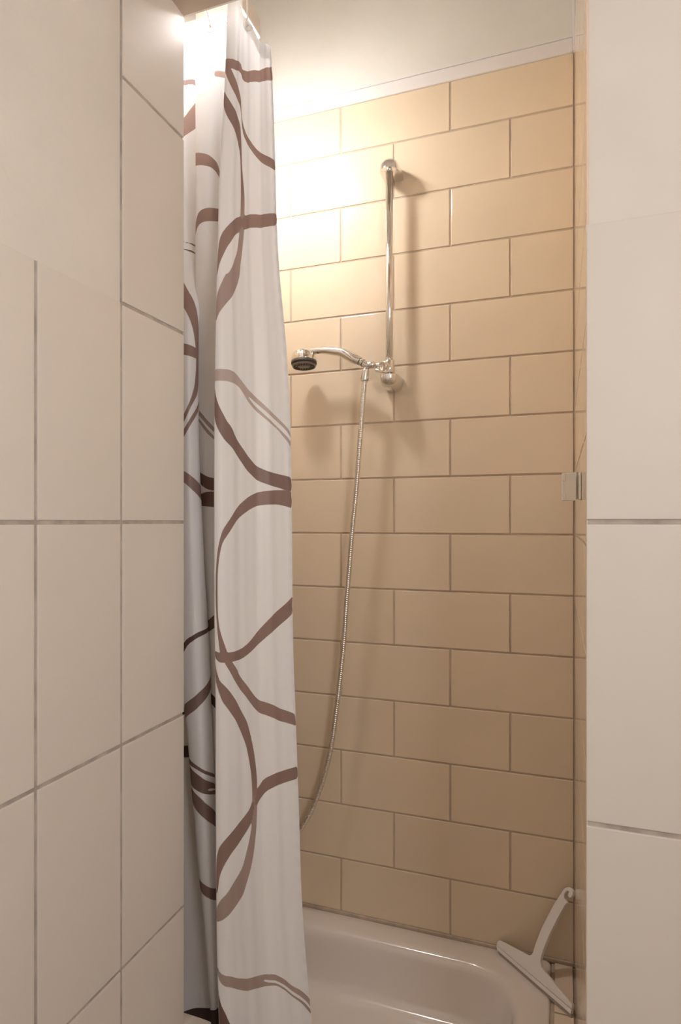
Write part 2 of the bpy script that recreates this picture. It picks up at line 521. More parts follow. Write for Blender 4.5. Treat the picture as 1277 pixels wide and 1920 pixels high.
# ---- curtain folds: plan positions of 15 fold lines from top to bottom
CURTAIN_Z = (1.1400, -1.1700, 34)
CURTAIN_X = [
    [-0.5793, -0.6019, -0.6192, -0.6435, -0.6627, -0.6595, -0.6620, -0.6866, -0.7283, -0.7706, -0.7779, -0.8224, -0.8388, -0.8344, -0.8347],
    [-0.5772, -0.6003, -0.6182, -0.6430, -0.6628, -0.6596, -0.6624, -0.6873, -0.7286, -0.7705, -0.7777, -0.8223, -0.8388, -0.8344, -0.8347],
    [-0.5741, -0.5980, -0.6171, -0.6429, -0.6638, -0.6608, -0.6641, -0.6893, -0.7295, -0.7703, -0.7776, -0.8222, -0.8388, -0.8344, -0.8347],
    [-0.5705, -0.5961, -0.6166, -0.6442, -0.6666, -0.6641, -0.6678, -0.6930, -0.7313, -0.7702, -0.7775, -0.8222, -0.8388, -0.8344, -0.8347],
    [-0.5676, -0.5950, -0.6171, -0.6467, -0.6709, -0.6691, -0.6731, -0.6985, -0.7340, -0.7701, -0.7773, -0.8221, -0.8388, -0.8344, -0.8347],
    [-0.5652, -0.5945, -0.6184, -0.6499, -0.6761, -0.6742, -0.6781, -0.7035, -0.7365, -0.7699, -0.7772, -0.8220, -0.8388, -0.8344, -0.8347],
    [-0.5634, -0.5940, -0.6194, -0.6523, -0.6800, -0.6775, -0.6809, -0.7060, -0.7376, -0.7699, -0.7772, -0.8210, -0.8382, -0.8344, -0.8347],
    [-0.5615, -0.5931, -0.6195, -0.6533, -0.6820, -0.6793, -0.6824, -0.7079, -0.7406, -0.7738, -0.7783, -0.8174, -0.8360, -0.8344, -0.8347],
    [-0.5586, -0.5913, -0.6189, -0.6539, -0.6838, -0.6811, -0.6843, -0.7111, -0.7485, -0.7846, -0.7805, -0.8110, -0.8320, -0.8344, -0.8347],
    [-0.5536, -0.5879, -0.6173, -0.6541, -0.6860, -0.6832, -0.6864, -0.7147, -0.7583, -0.7980, -0.7829, -0.8035, -0.8273, -0.8344, -0.8347],
    [-0.5463, -0.5827, -0.6145, -0.6535, -0.6878, -0.6851, -0.6882, -0.7180, -0.7666, -0.8088, -0.7848, -0.7964, -0.8231, -0.8344, -0.8347],
    [-0.5392, -0.5777, -0.6116, -0.6528, -0.6894, -0.6866, -0.6897, -0.7205, -0.7715, -0.8143, -0.7860, -0.7920, -0.8205, -0.8344, -0.8347],
    [-0.5341, -0.5743, -0.6097, -0.6525, -0.6906, -0.6879, -0.6909, -0.7219, -0.7728, -0.8150, -0.7859, -0.7905, -0.8198, -0.8344, -0.8347],
    [-0.5308, -0.5719, -0.6084, -0.6522, -0.6914, -0.6886, -0.6916, -0.7225, -0.7724, -0.8140, -0.7849, -0.7901, -0.8198, -0.8344, -0.8347],
    [-0.5285, -0.5703, -0.6074, -0.6519, -0.6918, -0.6889, -0.6919, -0.7229, -0.7716, -0.8123, -0.7833, -0.7893, -0.8198, -0.8344, -0.8347],
    [-0.5272, -0.5694, -0.6068, -0.6517, -0.6919, -0.6891, -0.6920, -0.7230, -0.7699, -0.8094, -0.7804, -0.7878, -0.8198, -0.8344, -0.8347],
    [-0.5264, -0.5687, -0.6064, -0.6515, -0.6919, -0.6891, -0.6920, -0.7230, -0.7675, -0.8053, -0.7764, -0.7858, -0.8198, -0.8344, -0.8347],
    [-0.5256, -0.5682, -0.6060, -0.6513, -0.6919, -0.6891, -0.6920, -0.7230, -0.7652, -0.8015, -0.7726, -0.7839, -0.8198, -0.8344, -0.8347],
    [-0.5251, -0.5677, -0.6057, -0.6511, -0.6919, -0.6891, -0.6920, -0.7230, -0.7631, -0.7979, -0.7690, -0.7821, -0.8198, -0.8344, -0.8347],
    [-0.5247, -0.5674, -0.6053, -0.6508, -0.6916, -0.6888, -0.6918, -0.7228, -0.7599, -0.7928, -0.7638, -0.7795, -0.8198, -0.8344, -0.8347],
    [-0.5235, -0.5662, -0.6042, -0.6497, -0.6905, -0.6877, -0.6908, -0.7218, -0.7564, -0.7873, -0.7585, -0.7769, -0.8198, -0.8344, -0.8347],
    [-0.5209, -0.5640, -0.6022, -0.6480, -0.6890, -0.6862, -0.6893, -0.7203, -0.7539, -0.7840, -0.7553, -0.7738, -0.8172, -0.8324, -0.8360],
    [-0.5179, -0.5615, -0.6004, -0.6467, -0.6884, -0.6855, -0.6885, -0.7194, -0.7518, -0.7814, -0.7526, -0.7683, -0.8092, -0.8254, -0.8417],
    [-0.5151, -0.5594, -0.5989, -0.6459, -0.6883, -0.6854, -0.6884, -0.7192, -0.7496, -0.7778, -0.7490, -0.7620, -0.8000, -0.8164, -0.8498],
    [-0.5125, -0.5574, -0.5975, -0.6452, -0.6882, -0.6853, -0.6882, -0.7191, -0.7473, -0.7741, -0.7453, -0.7569, -0.7932, -0.8096, -0.8535],
    [-0.5099, -0.5554, -0.5961, -0.6443, -0.6880, -0.6851, -0.6881, -0.7190, -0.7453, -0.7707, -0.7421, -0.7521, -0.7868, -0.8035, -0.8536],
    [-0.5078, -0.5536, -0.5947, -0.6434, -0.6875, -0.6847, -0.6878, -0.7187, -0.7436, -0.7679, -0.7393, -0.7473, -0.7798, -0.7967, -0.8536],
    [-0.5054, -0.5517, -0.5933, -0.6424, -0.6869, -0.6842, -0.6872, -0.7182, -0.7419, -0.7653, -0.7368, -0.7425, -0.7727, -0.7897, -0.8536],
    [-0.5013, -0.5486, -0.5909, -0.6410, -0.6863, -0.6835, -0.6866, -0.7175, -0.7402, -0.7629, -0.7344, -0.7373, -0.7648, -0.7822, -0.8536],
    [-0.4956, -0.5441, -0.5875, -0.6388, -0.6852, -0.6825, -0.6857, -0.7167, -0.7385, -0.7605, -0.7321, -0.7323, -0.7570, -0.7741, -0.8536],
    [-0.4888, -0.5386, -0.5831, -0.6357, -0.6833, -0.6808, -0.6842, -0.7155, -0.7367, -0.7583, -0.7299, -0.7280, -0.7503, -0.7668, -0.8536],
    [-0.4811, -0.5322, -0.5780, -0.6319, -0.6808, -0.6785, -0.6820, -0.7134, -0.7347, -0.7561, -0.7277, -0.7239, -0.7441, -0.7607, -0.8536],
    [-0.4746, -0.5265, -0.5734, -0.6283, -0.6784, -0.6759, -0.6795, -0.7108, -0.7323, -0.7539, -0.7255, -0.7198, -0.7380, -0.7547, -0.8536],
    [-0.4711, -0.5227, -0.5703, -0.6254, -0.6764, -0.6735, -0.6771, -0.7084, -0.7300, -0.7517, -0.7234, -0.7165, -0.7333, -0.7486, -0.8536]]
CURTAIN_Y = [
    [1.1820, 1.1780, 1.1635, 1.1625, 1.1520, 1.1780, 1.2060, 1.2120, 1.1980, 1.2020, 1.2400, 1.2520, 1.2400, 1.2250, 1.2150],
    [1.1820, 1.1780, 1.1635, 1.1625, 1.1520, 1.1780, 1.2060, 1.2120, 1.1980, 1.2020, 1.2400, 1.2520, 1.2400, 1.2250, 1.2150],
    [1.1820, 1.1780, 1.1635, 1.1625, 1.1520, 1.1780, 1.2060, 1.2120, 1.1980, 1.2020, 1.2400, 1.2520, 1.2400, 1.2250, 1.2150],
    [1.1820, 1.1780, 1.1635, 1.1625, 1.1520, 1.1780, 1.2060, 1.2120, 1.1980, 1.2020, 1.2400, 1.2520, 1.2400, 1.2250, 1.2150],
    [1.1820, 1.1780, 1.1635, 1.1625, 1.1520, 1.1780, 1.2060, 1.2120, 1.1980, 1.2020, 1.2400, 1.2520, 1.2400, 1.2250, 1.2150],
    [1.1820, 1.1780, 1.1635, 1.1625, 1.1520, 1.1780, 1.2060, 1.2120, 1.1980, 1.2020, 1.2400, 1.2520, 1.2400, 1.2250, 1.2150],
    [1.1820, 1.1780, 1.1635, 1.1625, 1.1520, 1.1780, 1.2060, 1.2120, 1.1980, 1.2023, 1.2400, 1.2507, 1.2392, 1.2250, 1.2150],
    [1.1820, 1.1780, 1.1635, 1.1625, 1.1520, 1.1780, 1.2060, 1.2127, 1.2014, 1.2079, 1.2397, 1.2453, 1.2360, 1.2250, 1.2150],
    [1.1820, 1.1780, 1.1635, 1.1625, 1.1520, 1.1780, 1.2060, 1.2147, 1.2114, 1.2230, 1.2393, 1.2357, 1.2300, 1.2250, 1.2150],
    [1.1820, 1.1780, 1.1635, 1.1625, 1.1520, 1.1780, 1.2060, 1.2174, 1.2249, 1.2423, 1.2388, 1.2247, 1.2231, 1.2250, 1.2150],
    [1.1820, 1.1780, 1.1635, 1.1625, 1.1520, 1.1780, 1.2060, 1.2199, 1.2366, 1.2581, 1.2383, 1.2144, 1.2169, 1.2250, 1.2150],
    [1.1820, 1.1780, 1.1635, 1.1625, 1.1520, 1.1780, 1.2060, 1.2215, 1.2433, 1.2663, 1.2381, 1.2079, 1.2130, 1.2250, 1.2150],
    [1.1820, 1.1780, 1.1635, 1.1625, 1.1520, 1.1780, 1.2060, 1.2220, 1.2450, 1.2680, 1.2380, 1.2060, 1.2120, 1.2250, 1.2150],
    [1.1820, 1.1780, 1.1635, 1.1625, 1.1520, 1.1780, 1.2060, 1.2220, 1.2450, 1.2680, 1.2380, 1.2060, 1.2120, 1.2250, 1.2150],
    [1.1820, 1.1780, 1.1635, 1.1625, 1.1520, 1.1780, 1.2060, 1.2220, 1.2450, 1.2680, 1.2380, 1.2060, 1.2120, 1.2250, 1.2150],
    [1.1820, 1.1780, 1.1635, 1.1625, 1.1520, 1.1780, 1.2060, 1.2220, 1.2450, 1.2680, 1.2380, 1.2060, 1.2120, 1.2250, 1.2150],
    [1.1820, 1.1780, 1.1635, 1.1625, 1.1520, 1.1780, 1.2060, 1.2220, 1.2450, 1.2680, 1.2380, 1.2060, 1.2120, 1.2250, 1.2150],
    [1.1820, 1.1780, 1.1635, 1.1625, 1.1520, 1.1780, 1.2060, 1.2220, 1.2450, 1.2680, 1.2380, 1.2060, 1.2120, 1.2250, 1.2150],
    [1.1820, 1.1780, 1.1635, 1.1625, 1.1520, 1.1780, 1.2060, 1.2220, 1.2450, 1.2680, 1.2380, 1.2060, 1.2120, 1.2250, 1.2150],
    [1.1820, 1.1780, 1.1635, 1.1625, 1.1520, 1.1780, 1.2060, 1.2220, 1.2450, 1.2680, 1.2380, 1.2060, 1.2120, 1.2250, 1.2150],
    [1.1820, 1.1780, 1.1635, 1.1625, 1.1520, 1.1780, 1.2060, 1.2220, 1.2450, 1.2680, 1.2380, 1.2060, 1.2120, 1.2250, 1.2150],
    [1.1820, 1.1780, 1.1635, 1.1625, 1.1520, 1.1780, 1.2060, 1.2220, 1.2450, 1.2680, 1.2380, 1.2060, 1.2120, 1.2287, 1.2207],
    [1.1820, 1.1780, 1.1635, 1.1625, 1.1520, 1.1780, 1.2060, 1.2220, 1.2450, 1.2680, 1.2380, 1.2060, 1.2120, 1.2399, 1.2380],
    [1.1820, 1.1780, 1.1635, 1.1625, 1.1520, 1.1780, 1.2060, 1.2220, 1.2450, 1.2680, 1.2380, 1.2060, 1.2120, 1.2512, 1.2555],
    [1.1820, 1.1780, 1.1635, 1.1625, 1.1520, 1.1780, 1.2060, 1.2220, 1.2450, 1.2680, 1.2380, 1.2060, 1.2120, 1.2550, 1.2618],
    [1.1820, 1.1780, 1.1635, 1.1625, 1.1520, 1.1780, 1.2060, 1.2220, 1.2450, 1.2680, 1.2380, 1.2060, 1.2120, 1.2550, 1.2620],
    [1.1820, 1.1780, 1.1635, 1.1625, 1.1520, 1.1780, 1.2060, 1.2220, 1.2450, 1.2680, 1.2380, 1.2060, 1.2120, 1.2550, 1.2620],
    [1.1820, 1.1780, 1.1635, 1.1625, 1.1520, 1.1780, 1.2060, 1.2220, 1.2450, 1.2680, 1.2380, 1.2060, 1.2120, 1.2550, 1.2620],
    [1.1820, 1.1780, 1.1635, 1.1625, 1.1520, 1.1780, 1.2060, 1.2220, 1.2450, 1.2680, 1.2380, 1.2060, 1.2120, 1.2550, 1.2620],
    [1.1820, 1.1780, 1.1635, 1.1625, 1.1520, 1.1780, 1.2060, 1.2220, 1.2450, 1.2680, 1.2380, 1.2060, 1.2120, 1.2550, 1.2620],
    [1.1820, 1.1780, 1.1635, 1.1625, 1.1520, 1.1780, 1.2060, 1.2220, 1.2450, 1.2680, 1.2380, 1.2060, 1.2120, 1.2550, 1.2620],
    [1.1820, 1.1780, 1.1635, 1.1625, 1.1520, 1.1780, 1.2060, 1.2220, 1.2450, 1.2680, 1.2380, 1.2060, 1.2120, 1.2550, 1.2620],
    [1.1820, 1.1780, 1.1635, 1.1625, 1.1520, 1.1780, 1.2060, 1.2220, 1.2450, 1.2680, 1.2380, 1.2060, 1.2120, 1.2550, 1.2620],
    [1.1820, 1.1780, 1.1635, 1.1625, 1.1520, 1.1780, 1.2060, 1.2220, 1.2450, 1.2680, 1.2380, 1.2060, 1.2120, 1.2550, 1.2620]]
# printed ribbons: (panel, shade, cut out, outline in fold coordinate and height)
PRINT = [
    ('F', (1.00, 1.00, 0.00), 0, [(4.034, 0.973), (3.646, 0.975), (3.292, 0.977), (2.911, 0.973), (2.643, 0.965), (2.575, 0.956), (2.509, 0.950), (1.965, 0.945), (1.325, 0.951), (0.703, 0.956), (0.036, 0.956), (-0.032, 0.957), (-0.022, 0.929), (0.115, 0.928), (1.024, 0.929), (1.967, 0.921), (2.344, 0.925), (2.524, 0.932), (2.604, 0.943), (2.833, 0.951), (3.226, 0.956), (3.457, 0.957), (3.784, 0.947), (4.027, 0.947)]),
    ('F', (1.00, 1.00, 0.00), 0, [(4.026, 0.974), (3.761, 0.966), (3.437, 0.956), (3.179, 0.940), (2.794, 0.914), (2.586, 0.890), (2.543, 0.864), (2.423, 0.838), (2.116, 0.811), (1.486, 0.787), (0.778, 0.773), (-0.036, 0.756), (-0.032, 0.735), (0.691, 0.750), (1.429, 0.769), (1.990, 0.789), (2.342, 0.812), (2.490, 0.836), (2.549, 0.858), (2.661, 0.878), (3.024, 0.899), (3.359, 0.917), (3.844, 0.944), (4.020, 0.951)]),
    ('F', (1.05, 0.82, 0.67), 0, [(4.021, 0.911), (3.421, 0.888), (2.987, 0.867), (2.595, 0.837), (2.475, 0.798), (2.406, 0.750), (2.256, 0.702), (2.210, 0.676), (2.219, 0.638), (2.254, 0.604), (2.382, 0.566), (2.489, 0.541), (2.544, 0.518), (2.696, 0.498), (2.878, 0.485), (3.373, 0.461), (3.731, 0.439), (4.024, 0.420), (4.040, 0.461), (3.904, 0.480), (3.652, 0.499), (3.383, 0.525), (3.268, 0.525), (2.979, 0.544), (2.680, 0.568), (2.558, 0.605), (2.477, 0.643), (2.452, 0.681), (2.459, 0.712), (2.488, 0.744), (2.556, 0.776), (2.792, 0.809), (3.159, 0.836), (3.577, 0.856), (4.014, 0.882)]),
    ('F', (1.00, 1.00, 0.00), 0, [(-0.039, 0.647), (1.023, 0.648), (1.960, 0.644), (2.580, 0.643), (3.092, 0.636), (3.509, 0.617), (3.801, 0.594), (3.937, 0.569), (4.015, 0.531), (4.012, 0.515), (3.812, 0.537), (3.613, 0.556), (3.331, 0.582), (2.986, 0.601), (2.477, 0.613), (2.070, 0.615), (1.043, 0.620), (-0.032, 0.621)]),
    ('F', (0.62, 0.62, 0.00), 0, [(4.038, 0.322), (3.571, 0.323), (3.209, 0.322), (2.861, 0.314), (2.555, 0.297), (2.193, 0.276), (1.836, 0.262), (1.362, 0.245), (0.791, 0.222), (0.378, 0.202), (-0.046, 0.182), (-0.040, 0.151), (0.397, 0.174), (0.702, 0.193), (1.024, 0.205), (1.437, 0.219), (1.850, 0.233), (2.203, 0.250), (2.440, 0.268), (2.681, 0.284), (2.987, 0.293), (3.360, 0.298), (3.749, 0.298), (4.035, 0.296)]),
    ('F', (0.75, 0.75, 0.00), 1, [(2.240, 0.264), (1.901, 0.252), (1.429, 0.236), (0.848, 0.215), (0.384, 0.194), (-0.044, 0.172), (-0.042, 0.163), (0.445, 0.185), (0.907, 0.207), (1.493, 0.229), (1.905, 0.244), (2.140, 0.256)]),
    ('F', (1.10, 1.10, 0.00), 0, [(4.017, 0.291), (3.915, 0.272), (3.739, 0.253), (3.507, 0.231), (3.309, 0.212), (3.109, 0.200), (2.879, 0.178), (2.526, 0.154), (2.175, 0.132), (1.797, 0.115), (1.299, 0.106), (0.736, 0.099), (-0.050, 0.090), (-0.048, 0.062), (0.381, 0.066), (1.012, 0.074), (1.715, 0.084), (2.064, 0.096), (2.355, 0.109), (2.706, 0.133), (3.058, 0.155), (3.406, 0.172), (3.611, 0.188), (3.893, 0.210), (4.030, 0.229)]),
    ('F', (1.05, 1.05, 0.00), 0, [(-0.047, 0.061), (0.381, 0.065), (0.847, 0.065), (1.426, 0.063), (1.777, 0.060), (2.186, 0.053), (2.597, 0.039), (2.950, 0.021), (3.218, 0.002), (3.483, -0.017), (3.612, -0.038), (3.728, -0.062), (3.797, -0.086), (3.854, -0.110), (3.855, -0.129), (3.867, -0.153), (3.847, -0.189), (3.784, -0.225), (3.673, -0.268), (3.625, -0.284), (3.305, -0.284), (3.394, -0.270), (3.532, -0.248), (3.658, -0.225), (3.726, -0.196), (3.734, -0.165), (3.730, -0.129), (3.717, -0.110), (3.668, -0.086), (3.585, -0.062), (3.483, -0.043), (3.219, -0.024), (2.952, -0.005), (2.599, 0.012), (2.131, 0.026), (1.723, 0.033), (1.197, 0.035), (0.750, 0.035), (0.444, 0.032), (-0.045, 0.026)]),
    ('F', (1.05, 1.05, 0.00), 0, [(-0.034, -0.153), (0.528, -0.177), (1.056, -0.199), (1.588, -0.221), (1.941, -0.238), (2.292, -0.256), (2.646, -0.269), (2.998, -0.276), (3.327, -0.279), (3.639, -0.279), (4.029, -0.274), (4.031, -0.287), (3.689, -0.299), (3.502, -0.300), (3.117, -0.298), (2.658, -0.291), (2.246, -0.277), (1.833, -0.260), (1.482, -0.247), (0.952, -0.229), (0.485, -0.209), (-0.033, -0.189)]),
    ('F', (1.00, 1.00, 0.00), 0, [(3.446, -0.282), (3.259, -0.287), (3.118, -0.299), (2.789, -0.319), (2.847, -0.319), (2.568, -0.337), (2.289, -0.352), (2.013, -0.367), (1.790, -0.374), (1.169, -0.384), (0.645, -0.393), (-0.047, -0.402), (-0.040, -0.426), (0.517, -0.420), (0.910, -0.416), (1.469, -0.406), (1.805, -0.400), (2.027, -0.393), (2.358, -0.376), (2.692, -0.357), (3.028, -0.338), (3.225, -0.320), (3.478, -0.300)]),
    ('F', (1.05, 0.84, -0.57), 0, [(4.015, -0.294), (3.898, -0.316), (3.735, -0.332), (3.705, -0.336), (3.470, -0.349), (3.191, -0.365), (2.932, -0.382), (2.655, -0.403), (2.435, -0.423), (2.276, -0.449), (2.122, -0.481), (2.025, -0.516), (1.991, -0.539), (1.990, -0.563), (2.003, -0.593), (2.020, -0.610), (2.067, -0.645), (2.204, -0.693), (2.378, -0.730), (2.667, -0.777), (2.779, -0.790), (3.100, -0.814), (3.395, -0.835), (3.651, -0.845), (4.031, -0.850), (4.028, -0.822), (3.691, -0.801), (3.448, -0.789), (3.130, -0.761), (2.837, -0.738), (2.698, -0.723), (2.467, -0.679), (2.321, -0.647), (2.275, -0.623), (2.264, -0.595), (2.241, -0.576), (2.248, -0.552), (2.278, -0.529), (2.379, -0.501), (2.508, -0.471), (2.724, -0.444), (3.001, -0.421), (3.296, -0.402), (3.552, -0.384), (3.742, -0.360), (4.011, -0.334)]),
    ('F', (1.05, 1.05, 0.00), 0, [(-0.045, -0.507), (0.580, -0.517), (1.090, -0.528), (1.650, -0.538), (1.848, -0.551), (2.017, -0.561), (2.216, -0.583), (2.388, -0.605), (2.667, -0.624), (2.999, -0.644), (3.334, -0.665), (3.614, -0.682), (3.787, -0.693), (3.942, -0.712), (4.015, -0.741), (4.026, -0.774), (4.027, -0.793), (3.868, -0.783), (3.768, -0.754), (3.525, -0.727), (3.253, -0.703), (2.901, -0.680), (2.456, -0.646), (2.231, -0.623), (1.991, -0.591), (1.833, -0.579), (1.552, -0.564), (1.106, -0.555), (0.595, -0.543), (-0.038, -0.532)]),
    ('F', (0.80, 0.80, 0.00), 0, [(4.045, -0.943), (3.766, -0.957), (3.522, -0.962), (3.145, -0.965), (2.754, -0.962), (2.398, -0.955), (2.141, -0.947), (1.836, -0.942), (1.533, -0.943), (1.090, -0.952), (0.653, -0.965), (0.357, -0.972), (-0.054, -0.986), (-0.038, -1.017), (0.365, -1.000), (0.688, -0.987), (0.984, -0.978), (1.368, -0.968), (1.715, -0.965), (2.020, -0.969), (2.377, -0.979), (2.782, -0.988), (3.249, -0.988), (3.582, -0.984), (3.814, -0.976), (4.047, -0.957)]),
    ('F', (0.80, 0.80, 0.00), 1, [(2.053, -0.957), (1.849, -0.953), (1.549, -0.955), (1.157, -0.963), (0.792, -0.972), (0.426, -0.984), (-0.043, -0.999), (-0.039, -1.005), (0.480, -0.989), (0.887, -0.976), (1.215, -0.967), (1.557, -0.960), (1.905, -0.958)]),
    ('F', (1.20, 1.20, 0.00), 0, [(4.030, -0.958), (4.003, -0.998), (3.824, -1.022), (3.622, -1.040), (3.483, -1.061), (3.390, -1.075), (4.013, -1.078), (4.031, -1.040), (4.043, -0.993)]),
    ('B', (1.00, 1.00, 0.00), 0, [(9.068, 0.825), (9.068, 0.826), (8.334, 0.818), (7.845, 0.810), (7.491, 0.798), (7.350, 0.787), (7.010, 0.741), (7.428, 0.773), (7.733, 0.784), (8.220, 0.790), (9.068, 0.797), (9.068, 0.796)]),
    ('B', (1.00, 1.00, 0.00), 0, [(7.030, 0.694), (7.783, 0.696), (8.295, 0.695), (8.633, 0.689), (8.842, 0.677), (9.068, 0.660), (9.068, 0.641), (8.627, 0.662), (8.288, 0.667), (7.773, 0.667), (7.012, 0.667)]),
    ('B', (0.80, 0.80, 0.00), 0, [(8.625, 0.266), (7.888, 0.235), (7.179, 0.205), (7.178, 0.195), (7.980, 0.226), (8.630, 0.254)]),
    ('B', (0.80, 0.80, 0.00), 0, [(8.633, 0.247), (7.893, 0.215), (7.177, 0.185), (7.176, 0.179), (7.986, 0.207), (8.636, 0.241)]),
    ('B', (1.20, 1.20, 0.00), 0, [(8.769, 0.121), (8.144, 0.107), (7.682, 0.100), (7.131, 0.096), (7.133, 0.068), (7.788, 0.072), (8.269, 0.080), (8.816, 0.099)]),
    ('B', (1.20, 1.20, 0.00), 0, [(9.001, 0.056), (8.288, 0.066), (7.886, 0.068), (7.133, 0.067), (7.137, 0.031), (8.491, 0.036), (9.068, 0.037)]),
    ('B', (1.20, 1.20, 0.00), 0, [(8.704, -0.239), (7.508, -0.213), (7.124, -0.204), (7.148, -0.236), (8.369, -0.257), (8.840, -0.265)]),
    ('B', (1.30, 1.30, 0.00), 0, [(8.569, -0.395), (7.617, -0.402), (7.157, -0.406), (7.164, -0.429), (7.645, -0.427), (8.629, -0.418)]),
    ('B', (1.00, 1.00, 0.00), 0, [(7.787, 0.996), (7.500, 0.997), (7.193, 0.995), (7.178, 0.981), (7.489, 0.983), (7.780, 0.984)]),
    ('A', (1.30, 1.30, 0.00), 0, [(11.628, 1.035), (10.803, 1.037), (10.347, 1.022), (10.348, 1.008), (10.804, 1.025), (11.628, 1.022)]),
    ('A', (1.10, 1.10, 0.00), 0, [(11.628, 0.940), (11.168, 0.954), (10.535, 0.975), (10.296, 0.982), (10.299, 0.918), (10.519, 0.915), (11.127, 0.908), (11.629, 0.899)]),
    ('A', (1.20, 1.20, 0.00), 0, [(11.638, 0.655), (11.182, 0.652), (10.761, 0.648), (10.430, 0.637), (10.429, 0.634), (10.790, 0.645), (11.182, 0.650), (11.639, 0.652)]),
    ('A', (1.20, 1.20, 0.00), 0, [(11.639, 0.637), (11.184, 0.634), (10.759, 0.630), (10.420, 0.618), (10.419, 0.616), (10.788, 0.626), (11.184, 0.631), (11.639, 0.634)]),
    ('A', (1.00, 1.00, 0.00), 0, [(11.545, 0.557), (11.217, 0.540), (10.650, 0.512), (10.331, 0.484), (10.091, 0.451), (9.936, 0.392), (9.936, 0.327), (10.187, 0.292), (10.640, 0.268), (11.385, 0.228), (11.691, 0.217), (11.689, 0.235), (11.383, 0.247), (10.829, 0.275), (10.483, 0.308), (10.340, 0.350), (10.325, 0.387), (10.441, 0.406), (10.590, 0.434), (10.863, 0.460), (11.230, 0.479), (11.554, 0.494)]),
    ('A', (1.00, 1.00, 0.00), 0, [(11.681, 0.407), (11.347, 0.403), (10.438, 0.397), (10.198, 0.393), (10.179, 0.371), (11.349, 0.376), (11.682, 0.381)]),
    ('A', (1.00, 1.00, 0.00), 0, [(11.692, 0.202), (11.420, 0.211), (10.839, 0.234), (10.116, 0.269), (9.936, 0.281), (9.936, 0.262), (10.748, 0.222), (11.423, 0.193), (11.694, 0.184)]),
    ('A', (1.00, 1.00, 0.00), 0, [(11.826, 0.118), (11.496, 0.114), (10.822, 0.102), (10.152, 0.085), (9.873, 0.078), (9.884, 0.046), (10.168, 0.052), (10.764, 0.070), (11.504, 0.088), (11.828, 0.094)]),
    ('A', (1.30, 1.30, 0.00), 0, [(11.903, -0.288), (11.696, -0.279), (11.412, -0.265), (10.847, -0.252), (10.452, -0.247), (10.009, -0.243), (9.859, -0.237), (9.865, -0.251), (10.054, -0.253), (10.397, -0.257), (10.860, -0.264), (11.357, -0.277), (11.717, -0.301), (11.934, -0.311)]),
    ('A', (1.10, 1.10, 0.00), 0, [(12.022, -0.420), (11.655, -0.409), (10.965, -0.388), (10.464, -0.374), (10.080, -0.360), (9.883, -0.346), (9.885, -0.379), (10.197, -0.392), (10.580, -0.406), (11.120, -0.422), (11.765, -0.441), (12.046, -0.451)]),
    ('A', (1.15, 1.15, 0.00), 0, [(12.027, -0.533), (11.930, -0.538), (11.460, -0.546), (10.847, -0.558), (9.852, -0.581), (9.853, -0.588), (10.860, -0.566), (11.479, -0.555), (12.001, -0.551), (12.034, -0.545)]),
    ('A', (1.15, 1.15, 0.00), 0, [(12.036, -0.549), (11.940, -0.556), (11.280, -0.569), (10.654, -0.584), (9.857, -0.602), (9.860, -0.612), (10.521, -0.602), (10.725, -0.603), (10.531, -0.608), (9.860, -0.614), (9.863, -0.625), (10.623, -0.614), (11.354, -0.606), (12.000, -0.597), (12.046, -0.585)]),
    ('A', (1.10, 1.10, 0.00), 0, [(12.043, -0.595), (11.932, -0.604), (11.228, -0.620), (10.583, -0.641), (9.874, -0.671), (9.880, -0.703), (10.803, -0.671), (11.462, -0.654), (11.883, -0.641), (12.044, -0.628)]),
    ('A', (1.10, 1.10, 0.00), 0, [(12.029, -0.801), (11.906, -0.807), (11.444, -0.811), (10.935, -0.817), (9.936, -0.837), (9.936, -0.864), (11.008, -0.841), (11.525, -0.836), (11.931, -0.831), (12.034, -0.823)]),
    ('A', (1.40, 1.40, 0.00), 0, [(12.042, -1.094), (11.376, -1.085), (10.630, -1.085), (9.971, -1.102), (9.971, -1.137), (12.020, -1.125), (12.055, -1.124)]),
    ('C', (1.40, 1.40, 0.00), 0, [(13.897, -1.165), (13.799, -1.161), (13.599, -1.148), (13.473, -1.142), (12.480, -1.110), (12.399, -1.138), (13.484, -1.177), (13.897, -1.191)]),  # panel C: ribbons near black, the rear fold's shadow put into the ink
    ('C', (1.40, 1.40, 0.00), 0, [(13.691, -0.429), (13.446, -0.427), (12.932, -0.425), (12.932, -0.451), (13.779, -0.455)]),
    ('C', (1.40, 1.40, 0.00), 0, [(13.864, -0.533), (13.640, -0.532), (12.637, -0.521), (12.495, -0.546), (13.873, -0.563)]),
]

# ------------------------------------------------------------------ shower curtain
CX, CY = np.array(CURTAIN_X), np.array(CURTAIN_Y)
ZHI, ZLO, NZ = CURTAIN_Z
NC = CX.shape[1]
def fold(u, z):
    """plan position of the cloth at fold coordinate u (array) and height z (array)"""
    fz = np.clip((ZHI - z) / (ZHI - ZLO) * (NZ - 1), 0, NZ - 1 - 1e-6)
    a = fz.astype(int)
    w = fz - a
    i = np.clip(u.astype(int), 0, NC - 2)
    g = u - i
    res = []
    for T in (CX, CY):
        def P(j):
            j = np.clip(j, 0, NC - 1)
            return T[a, j] * (1 - w) + T[a + 1, j] * w
        p0, p1, p2, p3 = P(i - 1), P(i), P(i + 1), P(i + 2)
        res.append(0.5 * (2 * p1 + (p2 - p0) * g + (2 * p0 - 5 * p1 + 4 * p2 - p3) * g * g + (3 * p1 - p0 - 3 * p2 + p3) * g ** 3))
    return res
TOP_U = [0, 0.5, 0.95, 1.6, 2.4, 2.75, 3.0, 4.0, 5, 6, 7, 7.6, 8, 8.6, 9, 9.6, 10, 11, 12, 13, 14]
